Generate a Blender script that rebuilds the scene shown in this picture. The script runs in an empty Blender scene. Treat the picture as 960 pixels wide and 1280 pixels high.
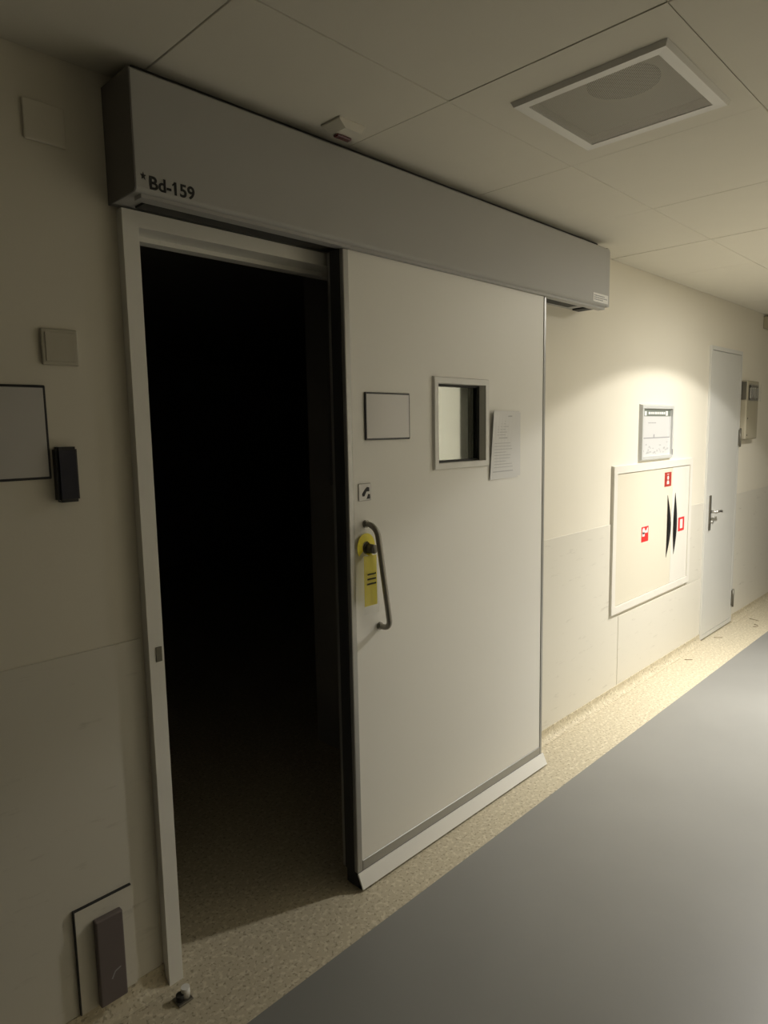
import bpy, bmesh, math, random
from mathutils import Matrix, Vector

# ------------------------------------------------------------------ camera
scene = bpy.context.scene
COL = scene.collection
CAM_POS = (0.0, -1.69, 1.55)
YAW, PITCH, ROLL, FPX = 0.79238128, 0.12122462, -0.01815935, 840.85
fwd = Vector((math.sin(YAW)*math.cos(PITCH), math.cos(YAW)*math.cos(PITCH), -math.sin(PITCH)))
r0 = Vector((math.cos(YAW), -math.sin(YAW), 0)); u0 = r0.cross(fwd)
rgt = r0*math.cos(ROLL) + u0*math.sin(ROLL); upv = -r0*math.sin(ROLL) + u0*math.cos(ROLL)
cam_d = bpy.data.cameras.new('camera'); cam = bpy.data.objects.new('camera', cam_d); COL.objects.link(cam)
cam_d.sensor_fit = 'HORIZONTAL'; cam_d.sensor_width = 36.0; cam_d.lens = FPX/960*36.0
cam_d.clip_start = 0.02; cam_d.clip_end = 60
M4 = Matrix((rgt, upv, -fwd)).transposed().to_4x4(); M4.translation = Vector(CAM_POS)
cam.matrix_world = M4
scene.camera = cam

# ------------------------------------------------------------------ world, exposure
w = bpy.data.worlds.new('world'); scene.world = w; w.use_nodes = True
w.node_tree.nodes['Background'].inputs[0].default_value = (0.9, 0.95, 1.0, 1)
w.node_tree.nodes['Background'].inputs[1].default_value = 0.0
scene.view_settings.view_transform = 'Standard'
scene.view_settings.look = 'None'
scene.view_settings.gamma = 1.0
scene.view_settings.use_curve_mapping = False
scene.view_settings.exposure = 0.28

# the one working downlight of the corridor (its fitting is built with the ceiling)
LAMP = (4.12, -1.15, 2.41)
BEAMS = [(136.0, 0.10, 72.0), (140.0, 1.0, 165.0), (105.0, 1.0, 235.0)]   # cone, softness, watts of the fitting's beams
LAMP_COLOR = (1.0, 0.965, 0.895)
SPILL = 215.0

CEIL = 2.41          # ceiling height
rnd = random.Random(7)

# ------------------------------------------------------------------ materials
def mat(name, color, rough=0.6, metal=0.0, spec=0.5, vary=0.0, vscale=6.0, bump=0.0, bscale=200.0):
    m = bpy.data.materials.new(name); m.use_nodes = True
    nt = m.node_tree; b = nt.nodes['Principled BSDF']
    b.inputs['Roughness'].default_value = rough; b.inputs['Metallic'].default_value = metal
    b.inputs['Specular IOR Level'].default_value = spec
    b.inputs['Base Color'].default_value = (*color, 1)
    tc = nt.nodes.new('ShaderNodeTexCoord')
    if vary > 0:
        n = nt.nodes.new('ShaderNodeTexNoise'); n.inputs['Scale'].default_value = vscale; n.inputs['Detail'].default_value = 5
        nt.links.new(tc.outputs['Object'], n.inputs['Vector'])
        mx = nt.nodes.new('ShaderNodeMix'); mx.data_type = 'RGBA'
        mx.inputs['A'].default_value = (*[c*(1-vary) for c in color], 1)
        mx.inputs['B'].default_value = (*[min(1, c*(1+vary)) for c in color], 1)
        nt.links.new(n.outputs['Fac'], mx.inputs['Factor']); nt.links.new(mx.outputs['Result'], b.inputs['Base Color'])
    if bump > 0:
        n2 = nt.nodes.new('ShaderNodeTexNoise'); n2.inputs['Scale'].default_value = bscale; n2.inputs['Detail'].default_value = 3
        nt.links.new(tc.outputs['Object'], n2.inputs['Vector'])
        bp = nt.nodes.new('ShaderNodeBump'); bp.inputs['Strength'].default_value = bump; bp.inputs['Distance'].default_value = 0.002
        nt.links.new(n2.outputs['Fac'], bp.inputs['Height']); nt.links.new(bp.outputs['Normal'], b.inputs['Normal'])
    return m

def speckle_mat(name, base, dark, light):
    m = mat(name, base, rough=0.45, spec=0.35)
    nt = m.node_tree; b = nt.nodes['Principled BSDF']
    tc = nt.nodes.new('ShaderNodeTexCoord')
    v = nt.nodes.new('ShaderNodeTexNoise'); v.inputs['Scale'].default_value = 95; v.inputs['Detail'].default_value = 2
    v2 = nt.nodes.new('ShaderNodeTexNoise'); v2.inputs['Scale'].default_value = 60; v2.inputs['Detail'].default_value = 3
    for n in (v, v2): nt.links.new(tc.outputs['Object'], n.inputs['Vector'])
    v2m = nt.nodes.new('ShaderNodeMapping'); v2m.inputs['Location'].default_value = (3, 5, 7)
    nt.links.new(tc.outputs['Object'], v2m.inputs['Vector']); nt.links.new(v2m.outputs['Vector'], v2.inputs['Vector'])
    r1 = nt.nodes.new('ShaderNodeValToRGB'); r1.color_ramp.elements[0].position = 0.56; r1.color_ramp.elements[1].position = 0.68
    r2 = nt.nodes.new('ShaderNodeValToRGB'); r2.color_ramp.elements[0].position = 0.52; r2.color_ramp.elements[1].position = 0.62
    nt.links.new(v.outputs['Fac'], r1.inputs['Fac']); nt.links.new(v2.outputs['Fac'], r2.inputs['Fac'])
    m1 = nt.nodes.new('ShaderNodeMix'); m1.data_type = 'RGBA'
    m1.inputs['A'].default_value = (*base, 1); m1.inputs['B'].default_value = (*light, 1)
    nt.links.new(r2.outputs['Color'], m1.inputs['Factor'])
    m2 = nt.nodes.new('ShaderNodeMix'); m2.data_type = 'RGBA'; m2.inputs['B'].default_value = (*dark, 1)
    nt.links.new(m1.outputs['Result'], m2.inputs['A']); nt.links.new(r1.outputs['Color'], m2.inputs['Factor'])
    nt.links.new(m2.outputs['Result'], b.inputs['Base Color'])
    return m

def panel_mat(name, color, scuff):
    # wall-protection sheet with a few horizontal trolley scuffs of its own
    m = mat(name, color, rough=0.5, spec=0.35)
    nt = m.node_tree; b = nt.nodes['Principled BSDF']
    tc = nt.nodes.new('ShaderNodeTexCoord'); mp = nt.nodes.new('ShaderNodeMapping')
    mp.inputs['Scale'].default_value = (5, 5, 26); mp.inputs['Rotation'].default_value = (0, 0.12, 0)
    n = nt.nodes.new('ShaderNodeTexNoise'); n.inputs['Scale'].default_value = 1.3; n.inputs['Detail'].default_value = 6; n.inputs['Roughness'].default_value = 0.62
    rp = nt.nodes.new('ShaderNodeValToRGB'); rp.color_ramp.elements[0].position = 0.60; rp.color_ramp.elements[1].position = 0.80
    mx = nt.nodes.new('ShaderNodeMix'); mx.data_type = 'RGBA'
    mx.inputs['A'].default_value = (*color, 1); mx.inputs['B'].default_value = (*scuff, 1)
    nt.links.new(tc.outputs['Object'], mp.inputs['Vector']); nt.links.new(mp.outputs['Vector'], n.inputs['Vector'])
    nt.links.new(n.outputs['Fac'], rp.inputs['Fac']); nt.links.new(rp.outputs['Color'], mx.inputs['Factor'])
    nt.links.new(mx.outputs['Result'], b.inputs['Base Color'])
    return m

def glass_mat(name):
    # thick lead-glass pane: dim view through, strong surface reflection
    m = bpy.data.materials.new(name); m.use_nodes = True; nt = m.node_tree
    for n in list(nt.nodes): nt.nodes.remove(n)
    out = nt.nodes.new('ShaderNodeOutputMaterial'); mix = nt.nodes.new('ShaderNodeMixShader')
    tr = nt.nodes.new('ShaderNodeBsdfTransparent'); tr.inputs['Color'].default_value = (0.55, 0.6, 0.5, 1)
    gl = nt.nodes.new('ShaderNodeBsdfGlossy'); gl.inputs['Roughness'].default_value = 0.03; gl.inputs['Color'].default_value = (0.93, 0.97, 0.9, 1)
    fr = nt.nodes.new('ShaderNodeFresnel'); fr.inputs['IOR'].default_value = 3.2
    nt.links.new(fr.outputs['Fac'], mix.inputs['Fac']); nt.links.new(tr.outputs[0], mix.inputs[1]); nt.links.new(gl.outputs[0], mix.inputs[2])
    nt.links.new(mix.outputs[0], out.inputs['Surface'])
    return m

def perforated_mat(name, color):
    m = bpy.data.materials.new(name); m.use_nodes = True; nt = m.node_tree
    b = nt.nodes['Principled BSDF']; b.inputs['Base Color'].default_value = (*color, 1); b.inputs['Roughness'].default_value = 0.5
    out = nt.nodes['Material Output']
    tc = nt.nodes.new('ShaderNodeTexCoord'); sp = nt.nodes.new('ShaderNodeSeparateXYZ')
    nt.links.new(tc.outputs['Object'], sp.inputs[0])
    def math_n(op, a, bb=None):
        n = nt.nodes.new('ShaderNodeMath'); n.operation = op
        for i, v in enumerate((a, bb)):
            if v is None: continue
            if isinstance(v, (int, float)): n.inputs[i].default_value = v
            else: nt.links.new(v, n.inputs[i])
        return n.outputs[0]
    f = 2*math.pi/0.007
    sx = math_n('SINE', math_n('MULTIPLY', sp.outputs['X'], f)); sy = math_n('SINE', math_n('MULTIPLY', sp.outputs['Y'], f))
    hole = math_n('GREATER_THAN', math_n('MULTIPLY', sx, sy), 0.03)
    tr = nt.nodes.new('ShaderNodeBsdfTransparent'); mix = nt.nodes.new('ShaderNodeMixShader')
    nt.links.new(hole, mix.inputs['Fac']); nt.links.new(b.outputs[0], mix.inputs[1]); nt.links.new(tr.outputs[0], mix.inputs[2])
    nt.links.new(mix.outputs[0], out.inputs['Surface'])
    return m

def emit_mat(name, color, strength):
    m = bpy.data.materials.new(name); m.use_nodes = True; nt = m.node_tree
    b = nt.nodes['Principled BSDF']; b.inputs['Base Color'].default_value = (*color, 1)
    b.inputs['Emission Color'].default_value = (*color, 1); b.inputs['Emission Strength'].default_value = strength
    return m

def clear_mat(name, alpha, color=(0.9, 0.9, 0.85)):
    m = mat(name, color, rough=0.12, spec=0.6); m.node_tree.nodes['Principled BSDF'].inputs['Alpha'].default_value = alpha
    return m

M = {}
M['wall'] = mat('cream_wall_paint', (0.74, 0.70, 0.595), rough=0.75, spec=0.25, vary=0.02, vscale=3, bump=0.08, bscale=160)
M['wall_dark'] = mat('brown_door_paint', (0.125, 0.117, 0.09), rough=0.6)
M['panel'] = panel_mat('wall_protection_sheet', (0.68, 0.65, 0.565), (0.47, 0.44, 0.37))
M['speckle'] = speckle_mat('beige_speckled_vinyl', (0.54, 0.48, 0.35), (0.33, 0.285, 0.20), (0.66, 0.60, 0.46))
M['grey_floor'] = mat('grey_vinyl_floor', (0.235, 0.233, 0.219), rough=0.42, spec=0.4, vary=0.10, vscale=2.2, bump=0.02, bscale=90)
M['tile'] = mat('white_ceiling_tile', (0.74, 0.71, 0.62), rough=0.85, spec=0.2, vary=0.02, vscale=9, bump=0.15, bscale=260)
M['void'] = mat('ceiling_void', (0.40, 0.38, 0.33), rough=0.9)
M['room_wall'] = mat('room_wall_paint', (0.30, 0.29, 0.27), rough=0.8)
M['slab'] = mat('light_grey_door_laminate', (0.86, 0.845, 0.79), rough=0.45, spec=0.35, vary=0.015, vscale=2)
M['alu'] = mat('satin_aluminium', (0.40, 0.40, 0.385), rough=0.38, metal=0.6)
M['header'] = mat('grey_enamel_header', (0.44, 0.435, 0.418), rough=0.55, spec=0.4, vary=0.02, vscale=2)
M['header_end'] = mat('dark_grey_header_end', (0.16, 0.15, 0.14), rough=0.5)
M['casing'] = mat('grey_door_casing', (0.84, 0.825, 0.765), rough=0.35, metal=0.0)
M['rubber'] = mat('black_rubber', (0.028, 0.028, 0.026), rough=0.6)
M['black'] = mat('black_plastic', (0.012, 0.012, 0.015), rough=0.35)
M['ink'] = mat('black_print', (0.012, 0.012, 0.012), rough=0.6)
M['white'] = mat('white_plastic', (0.78, 0.77, 0.73), rough=0.4)
M['offwhite'] = mat('cream_plastic', (0.50, 0.47, 0.38), rough=0.45)
M['steel'] = mat('brushed_steel', (0.50, 0.49, 0.46), rough=0.32, metal=0.9)
M['darksteel'] = mat('dull_dark_steel', (0.17, 0.16, 0.13), rough=0.38, metal=0.7)
M['handle'] = mat('worn_steel_handle', (0.30, 0.285, 0.25), rough=0.36, metal=0.8)
M['plate'] = mat('silver_sign_insert', (0.50, 0.49, 0.475), rough=0.42, metal=0.3)
M['yellow'] = mat('yellow_card', (0.92, 0.79, 0.05), rough=0.5)
M['sleeve'] = clear_mat('clear_plastic_sleeve', 0.05)
M['paper'] = mat('white_paper', (0.74, 0.735, 0.72), rough=0.7)
M['print_grey'] = mat('grey_print', (0.33, 0.33, 0.34), rough=0.7)
M['print_pale'] = mat('pale_grey_print', (0.50, 0.50, 0.50), rough=0.7)
M['red'] = mat('red_sticker', (0.72, 0.035, 0.035), rough=0.4)
M['darkred'] = mat('dark_red_sticker', (0.42, 0.045, 0.03), rough=0.4)
M['lens'] = mat('dark_red_lens', (0.09, 0.012, 0.012), rough=0.2)
M['cab'] = mat('cream_enamel_cabinet', (0.70, 0.655, 0.535), rough=0.42)
M['cab_white'] = mat('white_enamel_cabinet', (0.74, 0.715, 0.645), rough=0.42)
M['leaf2'] = mat('cool_white_door_paint', (0.62, 0.615, 0.575), rough=0.45)
M['bluegreen'] = mat('dark_green_print', (0.16, 0.18, 0.15), rough=0.6)
M['violet'] = mat('mauve_grey_plastic', (0.15, 0.125, 0.12), rough=0.5)
M['glass'] = glass_mat('reflective_lead_glass')
M['clear'] = clear_mat('clear_cover', 0.08)
M['perf'] = perforated_mat('perforated_white_metal', (0.60, 0.575, 0.50))
M['boxbeige'] = mat('aged_beige_plastic', (0.40, 0.365, 0.27), rough=0.5)
M['glow'] = emit_mat('lit_diffuser', LAMP_COLOR, SPILL)
M['debris'] = mat('dark_scrap', (0.30, 0.25, 0.17), rough=0.8)

# ------------------------------------------------------------------ mesh helpers
def new_obj(name, verts, faces, m, parent=None, smooth=False):
    me = bpy.data.meshes.new(name); me.from_pydata(verts, [], faces); me.validate(); me.update()
    if m: me.materials.append(m)
    if smooth:
        for p in me.polygons: p.use_smooth = True
    o = bpy.data.objects.new(name, me); COL.objects.link(o)
    if parent: attach(o, parent)
    return o

def attach(o, parent):
    o.parent = parent
    o.matrix_parent_inverse = parent.matrix_world.inverted() if parent.type != 'EMPTY' else Matrix.Translation(-Vector(parent.location))

def bm_obj(name, bm, m, parent=None, smooth=False):
    bmesh.ops.recalc_face_normals(bm, faces=bm.faces)
    me = bpy.data.meshes.new(name); bm.to_mesh(me); bm.free()
    if m: me.materials.append(m)
    if smooth:
        for p in me.polygons: p.use_smooth = True
    o = bpy.data.objects.new(name, me); COL.objects.link(o)
    if parent: attach(o, parent)
    return o

def add_box(bm, x0, x1, y0, y1, z0, z1):
    vs = [bm.verts.new((x, y, z)) for x in (x0, x1) for y in (y0, y1) for z in (z0, z1)]
    idx = [(0, 1, 3, 2), (4, 6, 7, 5), (0, 4, 5, 1), (2, 3, 7, 6), (0, 2, 6, 4), (1, 5, 7, 3)]
    fs = [bm.faces.new([vs[i] for i in f]) for f in idx]
    return vs, fs

def box(name, x0, x1, y0, y1, z0, z1, m, parent=None, bevel=0.0, seg=2):
    bm = bmesh.new(); add_box(bm, x0, x1, y0, y1, z0, z1)
    if bevel > 0:
        bmesh.ops.bevel(bm, geom=bm.edges[:], offset=bevel, segments=seg, affect='EDGES', profile=0.5)
    return bm_obj(name, bm, m, parent)

def boxes(name, lst, m, parent=None):
    bm = bmesh.new()
    for b in lst: add_box(bm, *b)
    return bm_obj(name, bm, m, parent)

def frame_rect(name, x0, x1, z0, z1, wd, y_back, y_front, m, parent=None, slope=0.0):
    # a mitred rectangular frame standing on a wall, outer edge slope gives it a profile
    v = []
    rings = [(x0, x1, z0, z1, y_back), (x0+slope, x1-slope, z0+slope, z1-slope, y_front),
             (x0+wd, x1-wd, z0+wd, z1-wd, y_front), (x0+wd, x1-wd, z0+wd, z1-wd, y_back)]
    for (a, b, c, d, y) in rings: v += [(a, y, c), (b, y, c), (b, y, d), (a, y, d)]
    f = []
    for k in range(4):
        n = (k+1) % 4
        for i in range(4):
            j = (i+1) % 4
            f.append((k*4+i, k*4+j, n*4+j, n*4+i))
    bm = bmesh.new(); bv = [bm.verts.new(p) for p in v]
    for q in f: bm.faces.new([bv[i] for i in q])
    return bm_obj(name, bm, m, parent)

def cylinder(name, p0, p1, r, m, parent=None, seg=20, r1=None):
    p0, p1 = Vector(p0), Vector(p1); ax = (p1-p0); L = ax.length
    bm = bmesh.new()
    mt = Matrix.Translation((p0+p1)/2) @ ax.to_track_quat('Z', 'Y').to_matrix().to_4x4()
    bmesh.ops.create_cone(bm, cap_ends=True, segments=seg, radius1=r, radius2=r if r1 is None else r1, depth=L, matrix=mt)
    o = bm_obj(name, bm, m, parent)
    for p in o.data.polygons: p.use_smooth = len(p.vertices) == 4
    return o

def tube(name, pts, r, m, parent=None, seg=14):
    bm = bmesh.new(); rings = []
    pts = [Vector(p) for p in pts]
    for i, p in enumerate(pts):
        t = (pts[min(i+1, len(pts)-1)] - pts[max(i-1, 0)]).normalized()
        a = t.cross(Vector((1, 0, 0)));  a = a.normalized() if a.length > 1e-4 else Vector((0, 0, 1))
        b = t.cross(a).normalized()
        rings.append([bm.verts.new(p + a*r*math.cos(2*math.pi*k/seg) + b*r*math.sin(2*math.pi*k/seg)) for k in range(seg)])
    for i in range(len(rings)-1):
        for k in range(seg):
            bm.faces.new([rings[i][k], rings[i][(k+1) % seg], rings[i+1][(k+1) % seg], rings[i+1][k]])
    bm.faces.new(rings[0]); bm.faces.new(rings[-1][::-1])
    return bm_obj(name, bm, m, parent, smooth=True)

def prism_y(name, poly, y0, y1, m, parent=None, hole=None):
    # a polygon in x-z extruded along y
    bm = bmesh.new()
    a = [bm.verts.new((x, y0, z)) for x, z in poly]; b = [bm.verts.new((x, y1, z)) for x, z in poly]
    n = len(poly)
    bm.faces.new(a); bm.faces.new(b[::-1])
    for i in range(n): bm.faces.new([a[i], a[(i+1) % n], b[(i+1) % n], b[i]])
    return bm_obj(name, bm, m, parent)

def prism_x(name, prof, x0, x1, m, parent=None):
    # a profile in y-z extruded along x
    bm = bmesh.new()
    a = [bm.verts.new((x0, y, z)) for y, z in prof]; b = [bm.verts.new((x1, y, z)) for y, z in prof]
    n = len(prof)
    bm.faces.new(a); bm.faces.new(b[::-1])
    for i in range(n): bm.faces.new([a[i], a[(i+1) % n], b[(i+1) % n], b[i]])
    return bm_obj(name, bm, m, parent)

def empty(name, loc):
    o = bpy.data.objects.new(name, None); COL.objects.link(o); o.location = loc; o.empty_display_size = 0.1
    return o

def tag(o, label, cat, group=None, kind=None):
    o['label'] = label; o['category'] = cat
    if group: o['group'] = group
    if kind: o['kind'] = kind
    return o

def text_mesh(name, body, size, x, y, z, m, parent, extrude=0.0006, sx=1.0):
    cu = bpy.data.curves.new(name, 'FONT'); cu.body = body; cu.size = size; cu.extrude = extrude; cu.offset = 0.0009
    t = bpy.data.objects.new(name+'_tmp', cu); COL.objects.link(t)
    bpy.context.view_layer.update()
    me = bpy.data.meshes.new_from_object(t.evaluated_get(bpy.context.evaluated_depsgraph_get()))
    bpy.data.objects.remove(t)
    me.transform(Matrix.Translation((x, y, z)) @ Matrix.Rotation(math.pi/2, 4, 'X') @ Matrix.Diagonal((sx, 1, 1, 1)))
    me.name = name; me.materials.clear(); me.materials.append(m)
    o = bpy.data.objects.new(name, me); COL.objects.link(o); attach(o, parent)
    return o

# ================================================================== THE SETTING
X0, X1 = -3.2, 10.5            # corridor ends
YR = -2.05                     # wall across the corridor
OPX0, OPX1, OPZ = 0.787, 1.998, 2.103   # rough opening of the sliding door
WT = 0.12                      # wall thickness

# wall with the sliding door
wl = boxes('wall_left', [(X0, OPX0, 0, WT, 0, CEIL+0.1), (OPX0, OPX1, 0, WT, OPZ, CEIL+0.1), (OPX1, X1, 0, WT, 0, CEIL+0.1)], M['wall'])
tag(wl, 'cream painted corridor wall with the sliding door', 'wall', kind='structure')
def wall_sheet(x0, x1, z0, z1): box('protection_panel', x0, x1, -0.0035, -0.0002, z0, z1, M['panel'], wl, 0.0012, 1)
wall_sheet(X0, 0.780, 0.05, 1.012)
wall_sheet(2.006, 3.604, 0.05, 1.012)
wall_sheet(3.609, 4.898, 0.05, 0.467)
wall_sheet(4.60, 4.898, 0.4695, 1.008)
wall_sheet(5.566, 7.6, 0.05, 1.014)
wall_sheet(7.604, X1, 0.05, 1.014)

# wall across the corridor, with a dark recess opposite
wr = boxes('wall_right', [(X0, 4.555, YR-WT, YR, 0, CEIL+0.1), (4.555, 6.1, YR-WT, YR, 2.15, CEIL+0.1), (6.1, X1, YR-WT, YR, 0, CEIL+0.1)], M['wall'])
tag(wr, 'cream corridor wall across from the sliding door', 'wall', kind='structure')
rec = boxes('door_3', [(4.555, 6.1, YR-WT-0.04, YR-WT, 0, 2.15)], M['wall_dark'])
tag(rec, 'dark closed door in the wall across the corridor', 'door', kind='structure')
box('door_handle', 5.90, 6.02, YR-WT+0.001, YR-WT+0.045, 1.02, 1.045, M['steel'], rec, 0.005)

wf = box('wall_far', X1, X1+0.1, YR, 0, 0, CEIL+0.1, M['wall']); tag(wf, 'cream wall closing the far end of the corridor', 'wall', kind='structure')
wn = box('wall_near', X0-0.1, X0, YR, 0, 0, CEIL+0.1, M['wall']); tag(wn, 'cream wall closing the near end of the corridor', 'wall', kind='structure')

# floor: grey sheet, speckled border
fl = box('floor', X0, X1, YR-WT, -0.29, -0.06, 0, M['grey_floor']); tag(fl, 'grey vinyl corridor floor', 'floor', kind='structure')
box('floor_border', X0, X1, -0.29, 0.0, -0.06, 0, M['speckle'], fl)
# coved skirting of the same speckled sheet
prof = [(-0.0005, 0.0), (-0.0005, 0.057), (-0.0065, 0.057)]
for k in range(7):
    a = math.pi/2*k/6
    prof.append((-0.0065-0.034*(1-math.cos(a)), 0.0365-0.035*math.sin(a)))
prof.append((-0.0405, 0.0005))
bb = prism_x('baseboard_left', prof, X0, OPX0-0.001, M['speckle']); tag(bb, 'speckled beige coved skirting along the sliding door wall', 'baseboard', kind='structure')
prism_x('baseboard_piece', prof, OPX1+0.001, 4.902, M['speckle'], bb)
prism_x('baseboard_piece', prof, 5.560, X1, M['speckle'], bb)

# dark room behind the sliding door
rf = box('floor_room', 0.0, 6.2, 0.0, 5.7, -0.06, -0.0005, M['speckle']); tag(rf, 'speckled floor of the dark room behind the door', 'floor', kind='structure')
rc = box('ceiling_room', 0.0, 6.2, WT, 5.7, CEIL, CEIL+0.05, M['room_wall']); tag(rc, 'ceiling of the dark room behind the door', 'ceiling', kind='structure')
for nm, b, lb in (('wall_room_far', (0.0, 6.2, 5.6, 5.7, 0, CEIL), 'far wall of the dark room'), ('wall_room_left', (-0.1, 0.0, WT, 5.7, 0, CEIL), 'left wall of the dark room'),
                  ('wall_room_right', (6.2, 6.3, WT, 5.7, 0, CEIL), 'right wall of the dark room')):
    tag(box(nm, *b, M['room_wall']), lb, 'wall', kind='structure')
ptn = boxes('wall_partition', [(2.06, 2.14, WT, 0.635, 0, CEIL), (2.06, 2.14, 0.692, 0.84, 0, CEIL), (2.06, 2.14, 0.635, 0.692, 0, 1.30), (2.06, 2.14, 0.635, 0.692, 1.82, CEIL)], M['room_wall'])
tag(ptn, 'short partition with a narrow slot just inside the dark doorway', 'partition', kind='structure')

# grey casing and lining of the opening
tr = empty('trim_1', (0.81, 0, 0)); tag(tr, 'grey metal casing around the dark doorway', 'door frame', kind='structure')
post = boxes('post', [(0.787, 0.829, -0.03, WT+0.005, 0, 2.103)], M['casing'], tr)
box('strike_plate', 0.806, 0.822, -0.0325, -0.0301, 0.945, 0.985, M['darksteel'], post)
boxes('post', [(1.956, 1.998, -0.03, WT+0.005, 0, 2.103)], M['casing'], tr)
boxes('head', [(0.829, 1.956, -0.03, WT+0.005, 2.064, 2.103)], M['casing'], tr)
boxes('head_rebate', [(0.829, 1.956, 0.045, 0.055, 2.052, 2.064)], M['casing'], tr)

# ceiling: concealed-grid tiles under a dark void
ce = box('ceiling', X0, X1, YR, 0, CEIL+0.022, CEIL+0.1, M['void']); tag(ce, 'suspended ceiling of square off-white tiles', 'ceiling', kind='structure')
GX, PX = 0.838, 0.6475
GY = [0.0, -0.492, -1.068, -1.646, YR]
gap = 0.0008
tile_mesh = {}
VENT_CELL = (1, 1)
i0 = math.floor((X0-GX)/PX)+1; i1 = math.ceil((X1-GX)/PX)-1
for i in range(i0-1, i1+1):
    xa, xb = max(GX+i*PX, X0), min(GX+(i+1)*PX, X1)
    if xb-xa < 0.02: continue
    for j in range(4):
        if (i, j) == VENT_CELL: continue
        ya, yb = GY[j+1], GY[j]
        wdt, dpt = round(xb-xa-2*gap, 4), round(yb-ya-2*gap, 4)
        key = (wdt, dpt)
        if key not in tile_mesh:
            bm = bmesh.new(); add_box(bm, -wdt/2, wdt/2, -dpt/2, dpt/2, 0, 0.016)
            bmesh.ops.bevel(bm, geom=[e for e in bm.edges if all(v.co.z < 0.001 for v in e.verts)], offset=0.0016, segments=1, affect='EDGES')
            bmesh.ops.recalc_face_normals(bm, faces=bm.faces)
            me = bpy.data.meshes.new('tile'); bm.to_mesh(me); bm.free(); me.materials.append(M['tile']); tile_mesh[key] = me
        t = bpy.data.objects.new('tile', tile_mesh[key]); COL.objects.link(t); t.parent = ce
        t.location = ((xa+xb)/2, (ya+yb)/2, CEIL + rnd.uniform(-0.0004, 0.0016))
        t.rotation_euler = (rnd.uniform(-1, 1)*0.0012, rnd.uniform(-1, 1)*0.0012, 0)
# the tile that carries the air grille has a square cut-out
VX0, VX1, VY0, VY1 = 1.612, 2.032, -1.018, -0.602
xa, xb, ya, yb = GX+PX+gap, GX+2*PX-gap, GY[2]+gap, GY[1]-gap
hx0, hx1, hy0, hy1 = VX0+0.03, VX1-0.03, VY0+0.03, VY1-0.03
boxes('tile', [(xa, hx0, ya, yb, CEIL, CEIL+0.016), (hx1, xb, ya, yb, CEIL, CEIL+0.016), (hx0, hx1, ya, hy0, CEIL, CEIL+0.016), (hx0, hx1, hy1, yb, CEIL, CEIL+0.016)], M['tile'], ce)

# ================================================================== SLIDING DOOR
SF, SB = -0.120, -0.068     # front and back face of the leaf
DX0, DX1 = 1.431, 2.598
d1 = empty('door_1', (2.0, -0.1, 0)); tag(d1, 'light grey sliding door leaf half open beside the dark doorway', 'door', kind='structure')
WX0, WX1, WZ0, WZ1 = 1.845, 2.178, 1.402, 1.737       # vision panel, outer frame
fw = 0.024
boxes('leaf', [(DX0+0.024, WX0+fw, SF, SB, 0.092, 2.10), (WX1-fw, DX1-0.018, SF, SB, 0.092, 2.10),
               (WX0+fw, WX1-fw, SF, SB, 0.092, WZ0+fw), (WX0+fw, WX1-fw, SF, SB, WZ1-fw, 2.10)], M['slab'], d1)
box('edge_trim', DX0, DX0+0.0235, SF-0.003, SB+0.02, 0.055, 2.10, M['alu'], d1, 0.003, 2)
box('dark_edge_strip', DX0-0.004, DX0-0.0002, SF+0.012, SB+0.002, 0.058, 2.10, M['rubber'], d1)
box('edge_trim', DX1-0.0175, DX1, SF-0.003, SB, 0.055, 2.10, M['alu'], d1, 0.003, 2)
box('bottom_rail', DX0+0.024, DX1-0.018, SF-0.003, SB, 0.055, 0.0918, M['alu'], d1, 0.002, 1)
prism_x('kick_strip', [(-0.1225, 0.048), (-0.145, 0.006), (-0.149, 0.009), (-0.1265, 0.0545), (-0.1225, 0.0545)], DX0, DX1+0.006, M['white'], d1)
box('seal_carrier', DX0+0.001, DX1-0.001, -0.1222, SB, 0.0062, 0.0548, M['rubber'], d1)
box('floor_brush', DX0+0.004, DX1-0.004, -0.138, SB-0.005, 0.001, 0.0058, M['rubber'], d1)
# vision panel
vp = frame_rect('vision_panel', WX0, WX1, WZ0, WZ1, fw, SF, SF-0.010, M['white'], d1, 0.004)
box('glass', WX0+fw, WX1-fw, SF+0.034, SF+0.040, WZ0+fw, WZ1-fw, M['glass'], vp)
boxes('gasket', [(WX0+fw, WX0+fw+0.006, SF+0.022, SF+0.034, WZ0+fw, WZ1-fw), (WX1-fw-0.008, WX1-fw, SF+0.022, SF+0.034, WZ0+fw, WZ1-fw),
                 (WX0+fw+0.006, WX1-fw-0.008, SF+0.022, SF+0.034, WZ0+fw, WZ0+fw+0.008), (WX0+fw+0.006, WX1-fw-0.008, SF+0.022, SF+0.034, WZ1-fw-0.008, WZ1-fw)], M['rubber'], vp)
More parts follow.
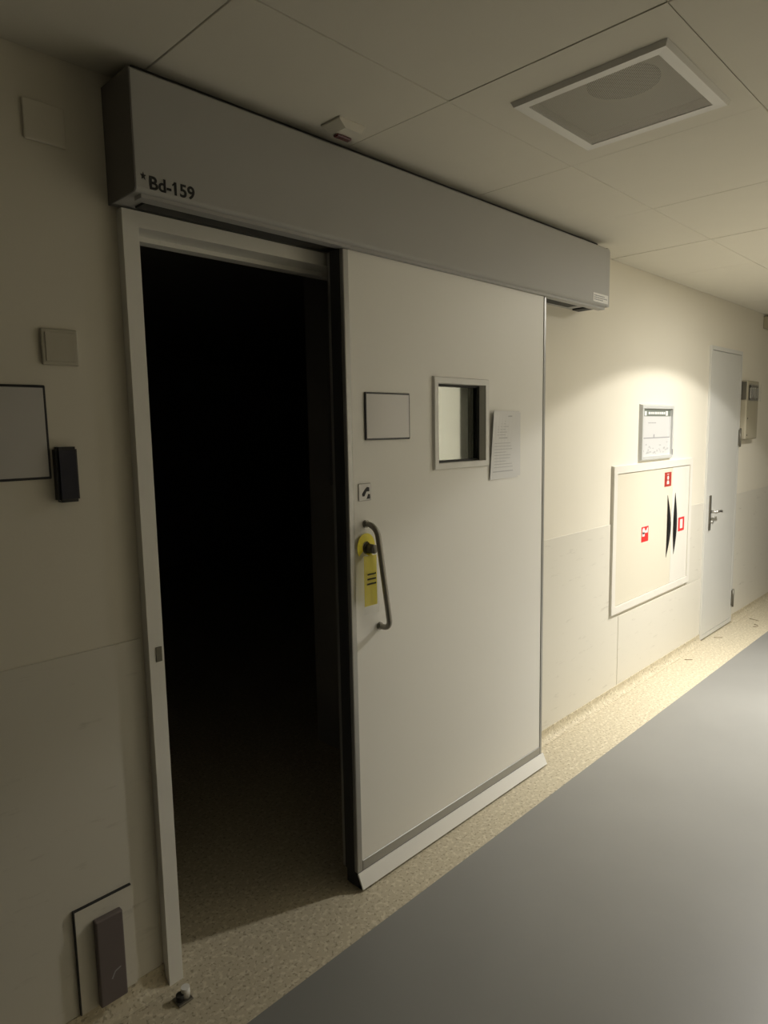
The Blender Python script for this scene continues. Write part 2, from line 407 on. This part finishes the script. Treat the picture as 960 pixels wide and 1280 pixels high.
# sign holder on the leaf
def sign_holder(name, x0, x1, z0, z1, y, parent):
    def curved(x): return 0
    o = box(name, x0, x1, y-0.006, y, z0, z1, M['black'], parent, 0.002, 1)
    # slightly bowed silver insert
    bm = bmesh.new(); n = 10; rows = []
    for i in range(n+1):
        t = i/n; x = x0+0.006+(x1-x0-0.012)*t; yy = y-0.0064-0.003*math.sin(math.pi*t)
        rows.append((bm.verts.new((x, yy, z0+0.006)), bm.verts.new((x, yy, z1-0.006))))
    for i in range(n): bm.faces.new([rows[i][0], rows[i+1][0], rows[i+1][1], rows[i][1]])
    base = [bm.verts.new((rows[k][q].co.x, y-0.006, rows[k][q].co.z)) for k in (0, n) for q in (0, 1)]
    bm.faces.new([r[0] for r in rows]+[base[2], base[0]]); bm.faces.new([r[1] for r in rows][::-1]+[base[1], base[3]])
    ins = bm_obj('sign_insert', bm, M['plate'], o)
    return o
sh = sign_holder('sign_holder', 1.509, 1.722, 1.518, 1.672, SF, d1)
# small pictogram plate
pp = box('pictogram_plate', 1.475, 1.530, SF-0.003, SF, 1.323, 1.380, M['plate'], d1, 0.002, 1)
pg = [(1.492, 1.338), (1.500, 1.338), (1.509, 1.353), (1.522, 1.353), (1.522, 1.366), (1.512, 1.368), (1.500, 1.358), (1.490, 1.346)]
prism_y('pictogram', pg, SF-0.0038, SF-0.003, M['ink'], pp)
prism_y('pictogram', [(1.510, 1.329), (1.525, 1.329), (1.525, 1.343), (1.517, 1.345)], SF-0.0038, SF-0.003, M['ink'], pp)
# bowed pull handle, set askew
A, B = Vector((1.505, SF, 1.247)), Vector((1.560, SF, 0.893))
n_out = Vector((0, -1, 0)); ax = (B-A).normalized(); off = 0.052
pts = [A, A+n_out*0.012]
for k in range(1, 8):
    a = math.pi/2*k/8; pts.append(A + n_out*(0.012+0.040*math.sin(a)) + ax*0.040*(1-math.cos(a)))
pts.append(A+n_out*off+ax*0.040)
pts.append((A+B)/2+n_out*off)
pts.append(B+n_out*off-ax*0.030)
for k in range(1, 8):
    a = math.pi/2*k/8; pts.append(B + n_out*(0.022+0.030*math.cos(a)) - ax*0.030*(1-math.sin(a)))
pts += [B+n_out*0.012, B]
hd = tube('pull_handle', pts, 0.0095, M['handle'], d1); hd['label'] = 'steel bowed pull handle'
cylinder('rosette', A, A+n_out*0.006, 0.013, M['handle'], hd); cylinder('rosette', B, B+n_out*0.006, 0.013, M['handle'], hd)
kn = cylinder('lock_knob', (1.512, SF, 1.166), (1.512, SF-0.034, 1.166), 0.0165, M['darksteel'], d1, 20, 0.0145)
cylinder('knob_collar', (1.512, SF, 1.166), (1.512, SF-0.005, 1.166), 0.021, M['darksteel'], kn)

# yellow door hanger on the knob
hg = empty('door_hanger', (1.515, SF-0.02, 0.95)); tag(hg, 'yellow card door hanger in a clear sleeve on the door knob', 'door hanger')
def ring_card(cx, cz, ro, ri, y0, y1, a0, a1, n=22):
    bm = bmesh.new(); L = []
    for k in range(n+1):
        a = math.radians(a0+(a1-a0)*k/n)
        L.append([bm.verts.new((cx+r*math.cos(a), y, cz+r*math.sin(a)*1.15)) for r, y in ((ri, y0), (ro, y0), (ro, y1), (ri, y1))])
    for k in range(n):
        for q in range(4): bm.faces.new([L[k][q], L[k][(q+1) % 4], L[k+1][(q+1) % 4], L[k+1][q]])
    bm.faces.new(L[0]); bm.faces.new(L[-1][::-1])
    return bm
bm_obj('hanger_loop', ring_card(1.498, 1.172, 0.040, 0.017, SF-0.009, SF-0.0078, -35, 215), M['yellow'], hg)
# the card hangs a little away from the leaf and leans outward at the bottom
def slanted_card(name, x0, x1, z0, z1, ytop, ybot, th, m, parent, skew=0.0):
    bm = bmesh.new(); n = 6; L = []
    for k in range(n+1):
        t = k/n; z = z1+(z0-z1)*t; y = ytop+(ybot-ytop)*t; s = skew*t
        L.append([bm.verts.new(p) for p in ((x0+s, y, z), (x1+s, y, z), (x1+s, y+th, z), (x0+s, y+th, z))])
    for k in range(n):
        for q in range(4): bm.faces.new([L[k][q], L[k][(q+1) % 4], L[k+1][(q+1) % 4], L[k+1][q]])
    bm.faces.new(L[0]); bm.faces.new(L[-1][::-1])
    return bm_obj(name, bm, m, parent)
CT, CB = SF-0.026, SF-0.030
card = slanted_card('hanger_card', 1.470, 1.527, 0.982, 1.146, CT, CB, 0.0012, M['yellow'], hg, -0.004)
bm = bmesh.new()
for r_, (zt, l0, l1) in enumerate(((1.086, 1.480, 1.518), (1.070, 1.479, 1.519), (1.054, 1.477, 1.519))):
    x = l0
    while x < l1-0.004:
        wd = rnd.uniform(0.004, 0.008); add_box(bm, x, min(x+wd, l1), CB-0.0022, CB-0.0008, zt-0.002, zt+0.002+rnd.uniform(0, 0.0015)); x += wd+0.0016
_p = bm_obj('printed_words', bm, M['ink'], card); _p['kind'] = 'stuff'
slanted_card('clear_sleeve', 1.464, 1.531, 0.956, 1.150, CT-0.003, CB-0.003, 0.0004, M['sleeve'], hg, -0.004)
slanted_card('hanger_strap', 1.497, 1.517, 1.140, 1.152, SF-0.0085, CT, 0.0012, M['yellow'], hg)

# paper notice in a sleeve taped beside the vision panel
pn = empty('paper_notice', (2.29, SF, 1.345)); tag(pn, 'white paper notice taped to the door beside its small window', 'paper')
bm = bmesh.new(); n = 8; L = []
for k in range(n+1):
    t = k/n; x = 2.188+0.200*t
    lift = 0.016*(1-t)**2
    L.append([bm.verts.new(p) for p in ((x+0.012*0, SF-0.0012-lift*0.25, 1.346), (x+0.010, SF-0.0012-lift, 1.618), (x+0.010, SF-0.0006-lift, 1.618), (x, SF-0.0006-lift*0.25, 1.346))])
for k in range(n):
    for q in range(4): bm.faces.new([L[k][q], L[k][(q+1) % 4], L[k+1][(q+1) % 4], L[k+1][q]])
bm.faces.new(L[0]); bm.faces.new(L[-1][::-1])
sheet = bm_obj('sheet', bm, M['paper'], pn)
box('back_sheet', 2.214, 2.408, SF-0.0006, SF-0.0001, 1.352, 1.612, M['paper'], pn)
bm = bmesh.new()
def pline(x0, x1, z, h=0.003):
    # printed line following the bow of the sheet
    n = 6
    for k in range(n):
        xs = [x0+(x1-x0)*(k+q)/n for q in (0, 1)]; co = []
        for x in xs:
            t = max(0, min(1, (x-2.188)/0.200)); lift = 0.016*(1-t)**2; s = (z-1.346)/0.272
            co.append(SF-0.0017-lift*(0.25+0.75*s))
        vs = [bm.verts.new(p) for p in ((xs[0], co[0], z), (xs[1], co[1], z), (xs[1], co[1], z+h), (xs[0], co[0], z+h))]
        bm.faces.new(vs)
pline(2.222, 2.345, 1.594, 0.005); pline(2.205, 2.352, 1.374, 0.004); pline(2.245, 2.31, 1.508, 0.004)
for k in range(6): pline(2.222, 2.222+rnd.uniform(0.07, 0.13), 1.576-0.011*k, 0.0022)
for k in range(9): pline(2.212, 2.212+rnd.uniform(0.08, 0.14), 1.488-0.012*k, 0.0022)
_p = bm_obj('printed_text', bm, M['print_pale'], sheet); _p['kind'] = 'stuff'

# ================================================================== HEADER BOX OVER THE DOOR
HX0, HX1, HF, HZ0, HZ1 = 0.768, 3.122, -0.146, 2.110, 2.380
hb = empty('door_header', (1.95, -0.07, HZ0)); tag(hb, 'long grey header box over the sliding door, lettered Bd-159', 'door header')
def cover_profile():
    r = 0.012; P = [(-0.001, HZ0), (HF+r, HZ0)]
    for k in range(1, 6):
        a = math.pi/2*k/6; P.append((HF+r-r*math.sin(a), HZ0+r-r*math.cos(a)))
    P.append((HF, HZ0+r)); P.append((HF, HZ1-0.006)); P.append((HF+0.006, HZ1)); P.append((-0.001, HZ1))
    return P
prism_x('cover', cover_profile(), HX0+0.004, HX1-0.0305, M['header'], hb)
P = cover_profile()
prism_x('end_cap', P, HX0, HX0+0.0035, M['header_end'], hb)
# right end cap with a rounded upper corner
rc_ = [(HX1-0.030, HZ0+0.003), (HX1, HZ0+0.003)] + [(HX1-0.022+0.022*math.cos(math.radians(a_)), HZ1-0.022+0.022*math.sin(math.radians(a_))) for a_ in range(0, 91, 15)] + [(HX1-0.030, HZ1)]
prism_y('end_cap', rc_, HF, -0.001, M['header'], hb)
box('track_rail', HX0+0.05, HX1-0.20, -0.098, -0.040, HZ0-0.006, HZ0-0.0002, M['rubber'], hb)
box('track_cover', HX0+0.02, HX1-0.02, HF+0.012, -0.100, HZ0-0.009, HZ0-0.0002, M['header'], hb)
box('top_gap_shade', HX0+0.03, HX1-0.04, -0.102, -0.001, HZ1+0.0002, CEIL-0.004, M['rubber'], hb)  # black filler standing in for the shadow in the gap below the ceiling
box('track_end', HX1-0.12, HX1-0.06, -0.098, -0.02, HZ0-0.008, HZ0-0.0002, M['rubber'], hb)
text_mesh('lettering', 'Bd-159', 0.0415, 0.8020, HF-0.0004, 2.121, M['ink'], hb, sx=1.0)
prism_y('lettering_flag', [(0.8690, 2.1500), (0.8690, 2.1445), (0.8625, 2.1400), (0.8625, 2.1440)], HF-0.001, HF-0.0002, M['ink'], hb)
star = [(0.7895+0.0075*math.cos(math.radians(18+36*k))*(1 if k % 2 == 0 else 0.42), 2.146+0.0095*math.sin(math.radians(18+36*k))*(1 if k % 2 == 0 else 0.42)) for k in range(10)]
prism_y('star_mark', star, HF-0.001, HF-0.0002, M['ink'], hb)
lp = box('maker_label', 2.962, 3.108, HF-0.0016, HF-0.0003, 2.124, 2.163, M['white'], hb)
bm = bmesh.new()
for k, (z, l) in enumerate(((2.152, 0.10), (2.143, 0.125), (2.134, 0.08))):
    x = 2.972
    while x < 2.972+l:
        wd = rnd.uniform(0.006, 0.014); add_box(bm, x, x+wd, HF-0.0022, HF-0.0016, z-0.0022, z+0.0022); x += wd+0.004
_p = bm_obj('printed_text', bm, M['print_grey'], lp); _p['kind'] = 'stuff'

# floor guide at the foot of the casing
fg = empty('floor_guide', (0.80, -0.10, 0)); tag(fg, 'small floor guide with pale roller at the foot of the casing', 'floor guide')
box('bracket', 0.768, 0.812, -0.118, -0.078, 0.0003, 0.006, M['darksteel'], fg, 0.002, 1)
cylinder('pin', (0.782, -0.098, 0.006), (0.782, -0.098, 0.022), 0.011, M['rubber'], fg)
cylinder('roller', (0.799, -0.098, 0.006), (0.799, -0.098, 0.034), 0.012, M['white'], fg)

# ================================================================== LEFT OF THE DOORWAY
sw = empty('light_switch', (0.627, 0, 1.76)); tag(sw, 'cream square switch plate on the wall left of the doorway', 'switch')
box('switch_plate', 0.584, 0.668, -0.009, -0.0001, 1.716, 1.800, M['offwhite'], sw, 0.003, 2)
box('rocker', 0.592, 0.660, -0.0105, -0.009, 1.724, 1.792, M['offwhite'], sw, 0.001, 1)
bpz = empty('cover_plate', (0.62, 0, 2.25)); tag(bpz, 'cream blank cover plate high up beside the header box', 'cover plate')
box('cover', 0.583, 0.675, -0.008, -0.0001, 2.214, 2.302, M['wall'], bpz, 0.003, 2)
cylinder('screw', (0.629, -0.0086, 2.258), (0.629, -0.008, 2.258), 0.003, M['wall'], bpz, 12)
rs = sign_holder('wall_sign', 0.300, 0.586, 1.449, 1.668, -0.0001, None); tag(rs, 'silver sign plate with black edge on the wall by the card reader', 'sign')
rd = empty('card_reader', (0.63, 0, 1.456)); tag(rd, 'slim black card reader on the wall left of the doorway', 'card reader')
bm = bmesh.new(); add_box(bm, 0.592, 0.642, -0.026, -0.0001, 1.392, 1.524)
bmesh.ops.bevel(bm, geom=[e for e in bm.edges if abs(e.verts[0].co.x-e.verts[1].co.x) < 1e-5 and not all(v.co.y > -0.001 for v in e.verts)], offset=0.006, segments=3, affect='EDGES')
bm_obj('housing', bm, M['black'], rd)
box('reader_face', 0.598, 0.636, -0.0272, -0.026, 1.400, 1.516, mat('blue_black_face', (0.012, 0.013, 0.03), rough=0.25), rd)
# low wall box
lb_ = empty('wall_socket_box', (0.63, 0, 0.06)); tag(lb_, 'raised cream wall plate with mauve-grey hatch just above the skirting', 'wall box')
box('backing_plate', 0.556, 0.704, -0.012, -0.0038, 0.058, 0.345, M['panel'], lb_)
boxes('dark_edge_strip', [(0.5525, 0.5558, -0.0115, -0.0038, 0.058, 0.349), (0.556, 0.704, -0.0115, -0.0038, 0.3453, 0.3485)], M['rubber'], lb_)  # dark strips standing in for the shade at the plate's top and left
ht = box('hatch', 0.598, 0.670, -0.032, -0.012, 0.060, 0.304, M['violet'], lb_, 0.004, 2)
prism_y('hatch_mark', [(0.628, 0.128), (0.632, 0.126), (0.640, 0.142), (0.655, 0.148), (0.655, 0.151), (0.638, 0.146)], -0.0326, -0.032, M['print_grey'], ht)

# ================================================================== RIGHT OF THE DOOR
# framed escape plan
ep = empty('framed_notice', (4.05, 0, 1.34)); tag(ep, 'aluminium framed evacuation plan hanging above the fire cabinet', 'notice')
NX0, NX1, NZ0, NZ1 = 3.815, 4.283, 1.342, 1.673
frame_rect('frame', NX0, NX1, NZ0, NZ1, 0.026, -0.0002, -0.020, mat('notice_frame_aluminium', (0.66, 0.67, 0.65), rough=0.4, metal=0.25), ep, 0.008)
sheet2 = box('printed_sheet', NX0+0.026, NX1-0.026, -0.008, -0.0004, NZ0+0.026, NZ1-0.026, mat('plan_paper', (0.62, 0.62, 0.61), rough=0.35), ep)
yp = -0.0086
boxes('title_bar', [(NX0+0.030, NX1-0.030, yp, -0.0081, 1.602, 1.643)], M['bluegreen'], sheet2)
bm = bmesh.new()
x = 3.925
while x < 4.145:
    wd = rnd.uniform(0.012, 0.026); add_box(bm, x, x+wd, yp-0.0006, yp-0.0001, 1.614, 1.628); x += wd+0.006
add_box(bm, 3.850, 3.866, yp-0.0006, yp-0.0001, 1.606, 1.632); add_box(bm, 3.874, 3.900, yp-0.0006, yp-0.0001, 1.606, 1.632)
add_box(bm, 4.175, 4.205, yp-0.0006, yp-0.0001, 1.606, 1.634)
_p = bm_obj('title_text', bm, M['paper'], sheet2); _p['kind'] = 'stuff'
bm = bmesh.new()
add_box(bm, 3.850, 4.245, yp, -0.0081, 1.472, 1.478)
add_box(bm, 3.850, 3.8535, yp, -0.0081, 1.478, 1.59); add_box(bm, 4.2415, 4.245, yp, -0.0081, 1.478, 1.60)
add_box(bm, 4.005, 4.018, yp, -0.0081, 1.478, 1.496)
x = 3.93
for k in range(5): add_box(bm, x, x+0.015, yp, -0.0081, 1.561, 1.566); x += 0.022
bm_obj('plan_outline', bm, M['print_grey'], sheet2)
bm = bmesh.new()
for k in range(26):
    cx = rnd.uniform(3.86, 4.21); cz = rnd.uniform(1.378, 1.445); add_box(bm, cx, cx+rnd.uniform(0.008, 0.03), yp, -0.0081, cz, cz+rnd.uniform(0.004, 0.013))
_p = bm_obj('plan_symbols', bm, M['print_pale'], sheet2); _p['kind'] = 'stuff'
box('frame_tab', NX1-0.024, NX1-0.012, -0.0225, -0.020, 1.365, 1.40, M['print_grey'], ep)

# fire hose cabinet
fc = empty('fire_cabinet', (4.06, 0, 0.49)); tag(fc, 'cream built-in fire hose cabinet with two black handles', 'cabinet')
CX0, CX1, CZ0, CZ1 = 3.487, 4.632, 0.490, 1.332
frame_rect('cabinet_frame', CX0, CX1, CZ0, CZ1, 0.045, -0.0002, -0.017, M['cab_white'], fc, 0.004)
DIV = 4.312
dl = box('cabinet_door', CX0+0.0475, DIV-0.002, -0.011, -0.0006, CZ0+0.0475, CZ1-0.0475, M['cab'], fc, 0.0015, 1)
dr = box('cabinet_door', DIV+0.002, CX1-0.0475, -0.011, -0.0006, CZ0+0.0475, CZ1-0.0475, M['cab_white'], fc, 0.0015, 1)
def bow_handle(x, z0, z1, sgn, parent):
    bm = bmesh.new(); n = 18; L = []
    for k in range(n+1):
        t = k/n; s = math.sin(math.pi*t); z = z0+(z1-z0)*t
        cx = x+sgn*0.012*s; wd = 0.0025+0.0105*s; y = -0.0112-0.014*s
        L.append([bm.verts.new(p) for p in ((cx-wd, y, z), (cx, y-0.006*s-0.001, z), (cx+wd, y, z), (cx, -0.0108, z))])
    for k in range(n):
        for q in range(4): bm.faces.new([L[k][q], L[k][(q+1) % 4], L[k+1][(q+1) % 4], L[k+1][q]])
    bm.faces.new(L[0]); bm.faces.new(L[-1][::-1])
    o = bm_obj('handle', bm, M['black'], parent, smooth=True); o['label'] = 'black bow handle'
    return o
bow_handle(4.240, 0.716, 1.112, 1, dl); bow_handle(4.362, 0.720, 1.118, -1, dr)
ys = -0.0118
s1 = box('red_sticker', 4.183, 4.287, ys, -0.0111, 1.168, 1.257, M['darkred'], dl)
s2 = box('red_sticker', 3.868, 3.965, ys, -0.0111, 0.860, 0.951, M['red'], dl)
s3 = box('red_sticker', 4.424, 4.524, ys, -0.0111, 0.860, 0.950, M['red'], dr)
# white pictograms (joined flat print, sub-parts would be a fourth level, so they are kept with the cabinet doors)
def picto(polys, parent):
    bm = bmesh.new()
    for P in polys:
        a = [bm.verts.new((x, ys-0.0005, z)) for x, z in P]; b = [bm.verts.new((x, ys-0.00005, z)) for x, z in P]; n = len(P)
        bm.faces.new(a); bm.faces.new(b[::-1])
        for i in range(n): bm.faces.new([a[i], a[(i+1) % n], b[(i+1) % n], b[i]])
    return bm_obj('sticker_pictogram', bm, M['white'], parent)
def circ(cx, cz, r, n=12): return [(cx+r*math.cos(2*math.pi*k/n), cz+r*math.sin(2*math.pi*k/n)) for k in range(n)]
picto([circ(4.235, 1.222, 0.013), [(4.218, 1.182), (4.252, 1.182), (4.252, 1.196), (4.244, 1.205), (4.226, 1.205), (4.218, 1.196)], [(4.222, 1.242), (4.248, 1.242), (4.248, 1.246), (4.222, 1.246)]], dl)
picto([circ(3.897, 0.925, 0.020), [(3.878, 0.893), (3.912, 0.893), (3.912, 0.918), (3.878, 0.918)], [(3.914, 0.912), (3.956, 0.912), (3.956, 0.926), (3.914, 0.926)], [(3.932, 0.926), (3.956, 0.926), (3.956, 0.942), (3.948, 0.942)]], dl)
picto([[(4.452, 0.876), (4.496, 0.876), (4.496, 0.936), (4.452, 0.936)]], dr)

# narrow service door
d2 = empty('door_2', (5.23, 0, 0.01)); tag(d2, 'narrow cool white service door beside the fire cabinet', 'door', kind='structure')
EX0, EX1, EZ0, EZ1 = 4.903, 5.556, 0.012, 2.085
frame_rect('door_frame', EX0, EX1, EZ0, EZ1, 0.030, -0.0002, -0.014, M['leaf2'], d2, 0.002)
lf = box('leaf', EX0+0.033, EX1-0.033, -0.013, -0.0005, EZ0+0.033, EZ1-0.033, M['leaf2'], d2, 0.0015, 1)
hp = box('handle_plate', 4.968, 4.998, -0.021, -0.013, 0.800, 1.050, M['darksteel'], d2, 0.003, 1)
cylinder('lever_neck', (4.983, -0.021, 0.935), (4.983, -0.062, 0.935), 0.010, M['steel'], hp)
tube('lever', [(4.983, -0.060, 0.935), (5.02, -0.064, 0.937), (5.06, -0.063, 0.935), (5.098, -0.058, 0.930)], 0.0095, M['steel'], hp)
cylinder('thumb_turn', (4.983, -0.021, 0.862), (4.983, -0.040, 0.862), 0.012, M['steel'], hp)
for z in (0.205, 1.445):
    h = box('hinge', 5.527, 5.549, -0.026, -0.0141, z-0.06, z+0.06, M['darksteel'], d2, 0.004, 2)
    cylinder('hinge_pin', (5.538, -0.026, z-0.07), (5.538, -0.026, z+0.07), 0.007, M['darksteel'], h, 12)

# alarm box with keys behind a clear cover, right of the narrow door
ab = empty('alarm_box', (5.72, 0, 1.43)); tag(ab, 'aged beige alarm box with clear top window right of the narrow door', 'alarm box')
box('box_body', 5.575, 5.855, -0.050, -0.0002, 1.430, 1.872, M['boxbeige'], ab, 0.008, 2)
wd_ = box('window_recess', 5.606, 5.838, -0.0515, -0.050, 1.722, 1.840, M['darksteel'], ab)
for k in range(4):
    box('gauge', 5.616+0.055*k, 5.655+0.055*k, -0.062, -0.0515, 1.735+0.006*(k % 2), 1.820, M['steel'], wd_, 0.006, 1)
box('clear_cover', 5.600, 5.844, -0.070, -0.0645, 1.715, 1.848, M['clear'], ab, 0.003, 1)
box('side_clip', 5.5655, 5.5748, -0.045, -0.006, 1.730, 1.862, M['darksteel'], ab)
for z in (1.462, 1.588): cylinder('screw', (5.604, -0.053, z), (5.604, -0.050, z), 0.007, M['darksteel'], ab, 12)

# small dark box under the ceiling at the right edge
jb = empty('junction_box', (6.2, 0, 2.3)); tag(jb, 'small dark box on the wall just under the ceiling at right edge', 'junction box')
box('box_body', 6.06, 6.22, -0.045, -0.0002, 2.300, 2.395, M['boxbeige'], jb, 0.005, 2)
box('lid', 6.07, 6.21, -0.049, -0.045, 2.31, 2.385, M['darksteel'], jb)

# ================================================================== CEILING FITTINGS
vg = empty('air_grille', ((VX0+VX1)/2, (VY0+VY1)/2, CEIL)); tag(vg, 'square ceiling air grille with white frame and perforated face', 'air grille')
def frame_z(name, x0, x1, y0, y1, wd, zb, zf, m, parent, slope):
    v = []
    rings = [(x0, x1, y0, y1, zb), (x0+slope, x1-slope, y0+slope, y1-slope, zf), (x0+wd, x1-wd, y0+wd, y1-wd, zf+0.0015), (x0+wd, x1-wd, y0+wd, y1-wd, zb)]
    for (a, b, c, d, z) in rings: v += [(a, c, z), (b, c, z), (b, d, z), (a, d, z)]
    bm = bmesh.new(); bv = [bm.verts.new(p) for p in v]
    for k in range(4):
        n = (k+1) % 4
        for i in range(4):
            j = (i+1) % 4
            bm.faces.new([bv[k*4+i], bv[k*4+j], bv[n*4+j], bv[n*4+i]])
    return bm_obj(name, bm, m, parent)
frame_z('grille_frame', VX0, VX1, VY0, VY1, 0.034, CEIL-0.0006, CEIL-0.013, M['white'], vg, 0.006)
boxes('perforated_face', [(VX0+0.034, VX1-0.034, VY0+0.034, VY1-0.034, CEIL-0.0098, CEIL-0.0092)], M['perf'], vg)
# plenum above with a round black duct mouth
cxv, cyv, zz = 1.760, -0.845, CEIL+0.020
boxes('plenum_back', [(hx0, hx1, hy0, hy1, zz-0.002, zz)], mat('plenum_lining', (0.55, 0.52, 0.45), rough=0.9), vg)
cylinder('duct_mouth', (cxv, cyv, zz-0.006), (cxv, cyv, zz-0.0025), 0.090, mat('duct_grey', (0.12, 0.115, 0.10), rough=0.9), vg, 32)

# door alarm unit on the ceiling in front of the header
al = empty('ceiling_alarm', (1.39, -0.19, CEIL)); tag(al, 'small white ceiling alarm with dark red lens by the header box', 'alarm')
bm = bmesh.new()
r_t = [(1.328, -0.236), (1.424, -0.236), (1.424, -0.160), (1.328, -0.160)]
r_b = [(1.356, -0.230), (1.416, -0.230), (1.416, -0.172), (1.356, -0.172)]
a = [bm.verts.new((x, y, CEIL-0.0005)) for x, y in r_t]; m_ = [bm.verts.new((x, y, CEIL-0.006)) for x, y in r_t]; b = [bm.verts.new((x, y, CEIL-0.022)) for x, y in r_b]
for p, q in ((a, m_), (m_, b)):
    for i in range(4): bm.faces.new([p[i], p[(i+1) % 4], q[(i+1) % 4], q[i]])
bm.faces.new(a); bm.faces.new(b)
bm_obj('alarm_housing', bm, M['tile'], al)
box('red_lens', 1.358, 1.414, -0.194, -0.173, CEIL-0.030, CEIL-0.0222, M['lens'], al, 0.003, 1)

# recessed downlight further along the corridor
lx, ly, lz = LAMP
dn = empty('downlight', (lx, ly, CEIL)); tag(dn, 'lit round downlight in the corridor ceiling beyond the fire cabinet', 'lamp')
bm = bmesh.new(); seg = 40; L = []
for r, z in ((0.105, CEIL-0.002), (0.105, CEIL-0.006), (0.086, CEIL-0.008), (0.086, CEIL-0.002)):
    L.append([bm.verts.new((lx+r*math.cos(2*math.pi*k/seg), ly+r*math.sin(2*math.pi*k/seg), z)) for k in range(seg)])
for q in range(4):
    for k in range(seg): bm.faces.new([L[q][k], L[q][(k+1) % seg], L[(q+1) % 4][(k+1) % seg], L[(q+1) % 4][k]])
bm_obj('trim_ring', bm, M['white'], dn)
cylinder('diffuser', (lx, ly, CEIL-0.006), (lx, ly, CEIL-0.003), 0.086, M['glow'], dn, 40)
for cone, soft, watts in BEAMS:
    if watts <= 0: continue
    ld = bpy.data.lights.new('downlight_beam', 'SPOT'); ld.energy = watts; ld.color = LAMP_COLOR
    ld.spot_size = math.radians(cone); ld.spot_blend = soft; ld.shadow_soft_size = 0.05
    lo = bpy.data.objects.new('downlight_beam', ld); COL.objects.link(lo); lo.location = (lx, ly, CEIL-0.012); lo.parent = dn
    lo.matrix_parent_inverse = Matrix.Translation(-Vector(dn.location))

# ================================================================== SCRAPS ON THE FLOOR BORDER
def scrap(x, y, L_, a, bend, label):
    pts = []
    for k in range(7):
        t = k/6-0.5; pts.append((x+L_*t*math.cos(a)-bend*(t*t)*math.sin(a), y+L_*t*math.sin(a)+bend*(t*t)*math.cos(a), 0.0028))
    o = tube('scrap', pts, 0.0024, M['debris'], None, 6); tag(o, label, 'scrap', 'scraps on the speckled floor border')
scrap(5.585, -0.200, 0.08, 0.2, 0.12, 'curled dark scrap nearest the grey floor, past the narrow door')
scrap(5.75, -0.127, 0.08, 1.2, 0.02, 'short dark scrap on the speckled border farthest along the corridor')
scrap(5.09, -0.075, 0.06, -0.9, 0.03, 'dark scrap lying just in front of the narrow door')
scrap(4.47, -0.093, 0.05, -0.9, 0.02, 'dark scrap on the speckled border below the fire cabinet')
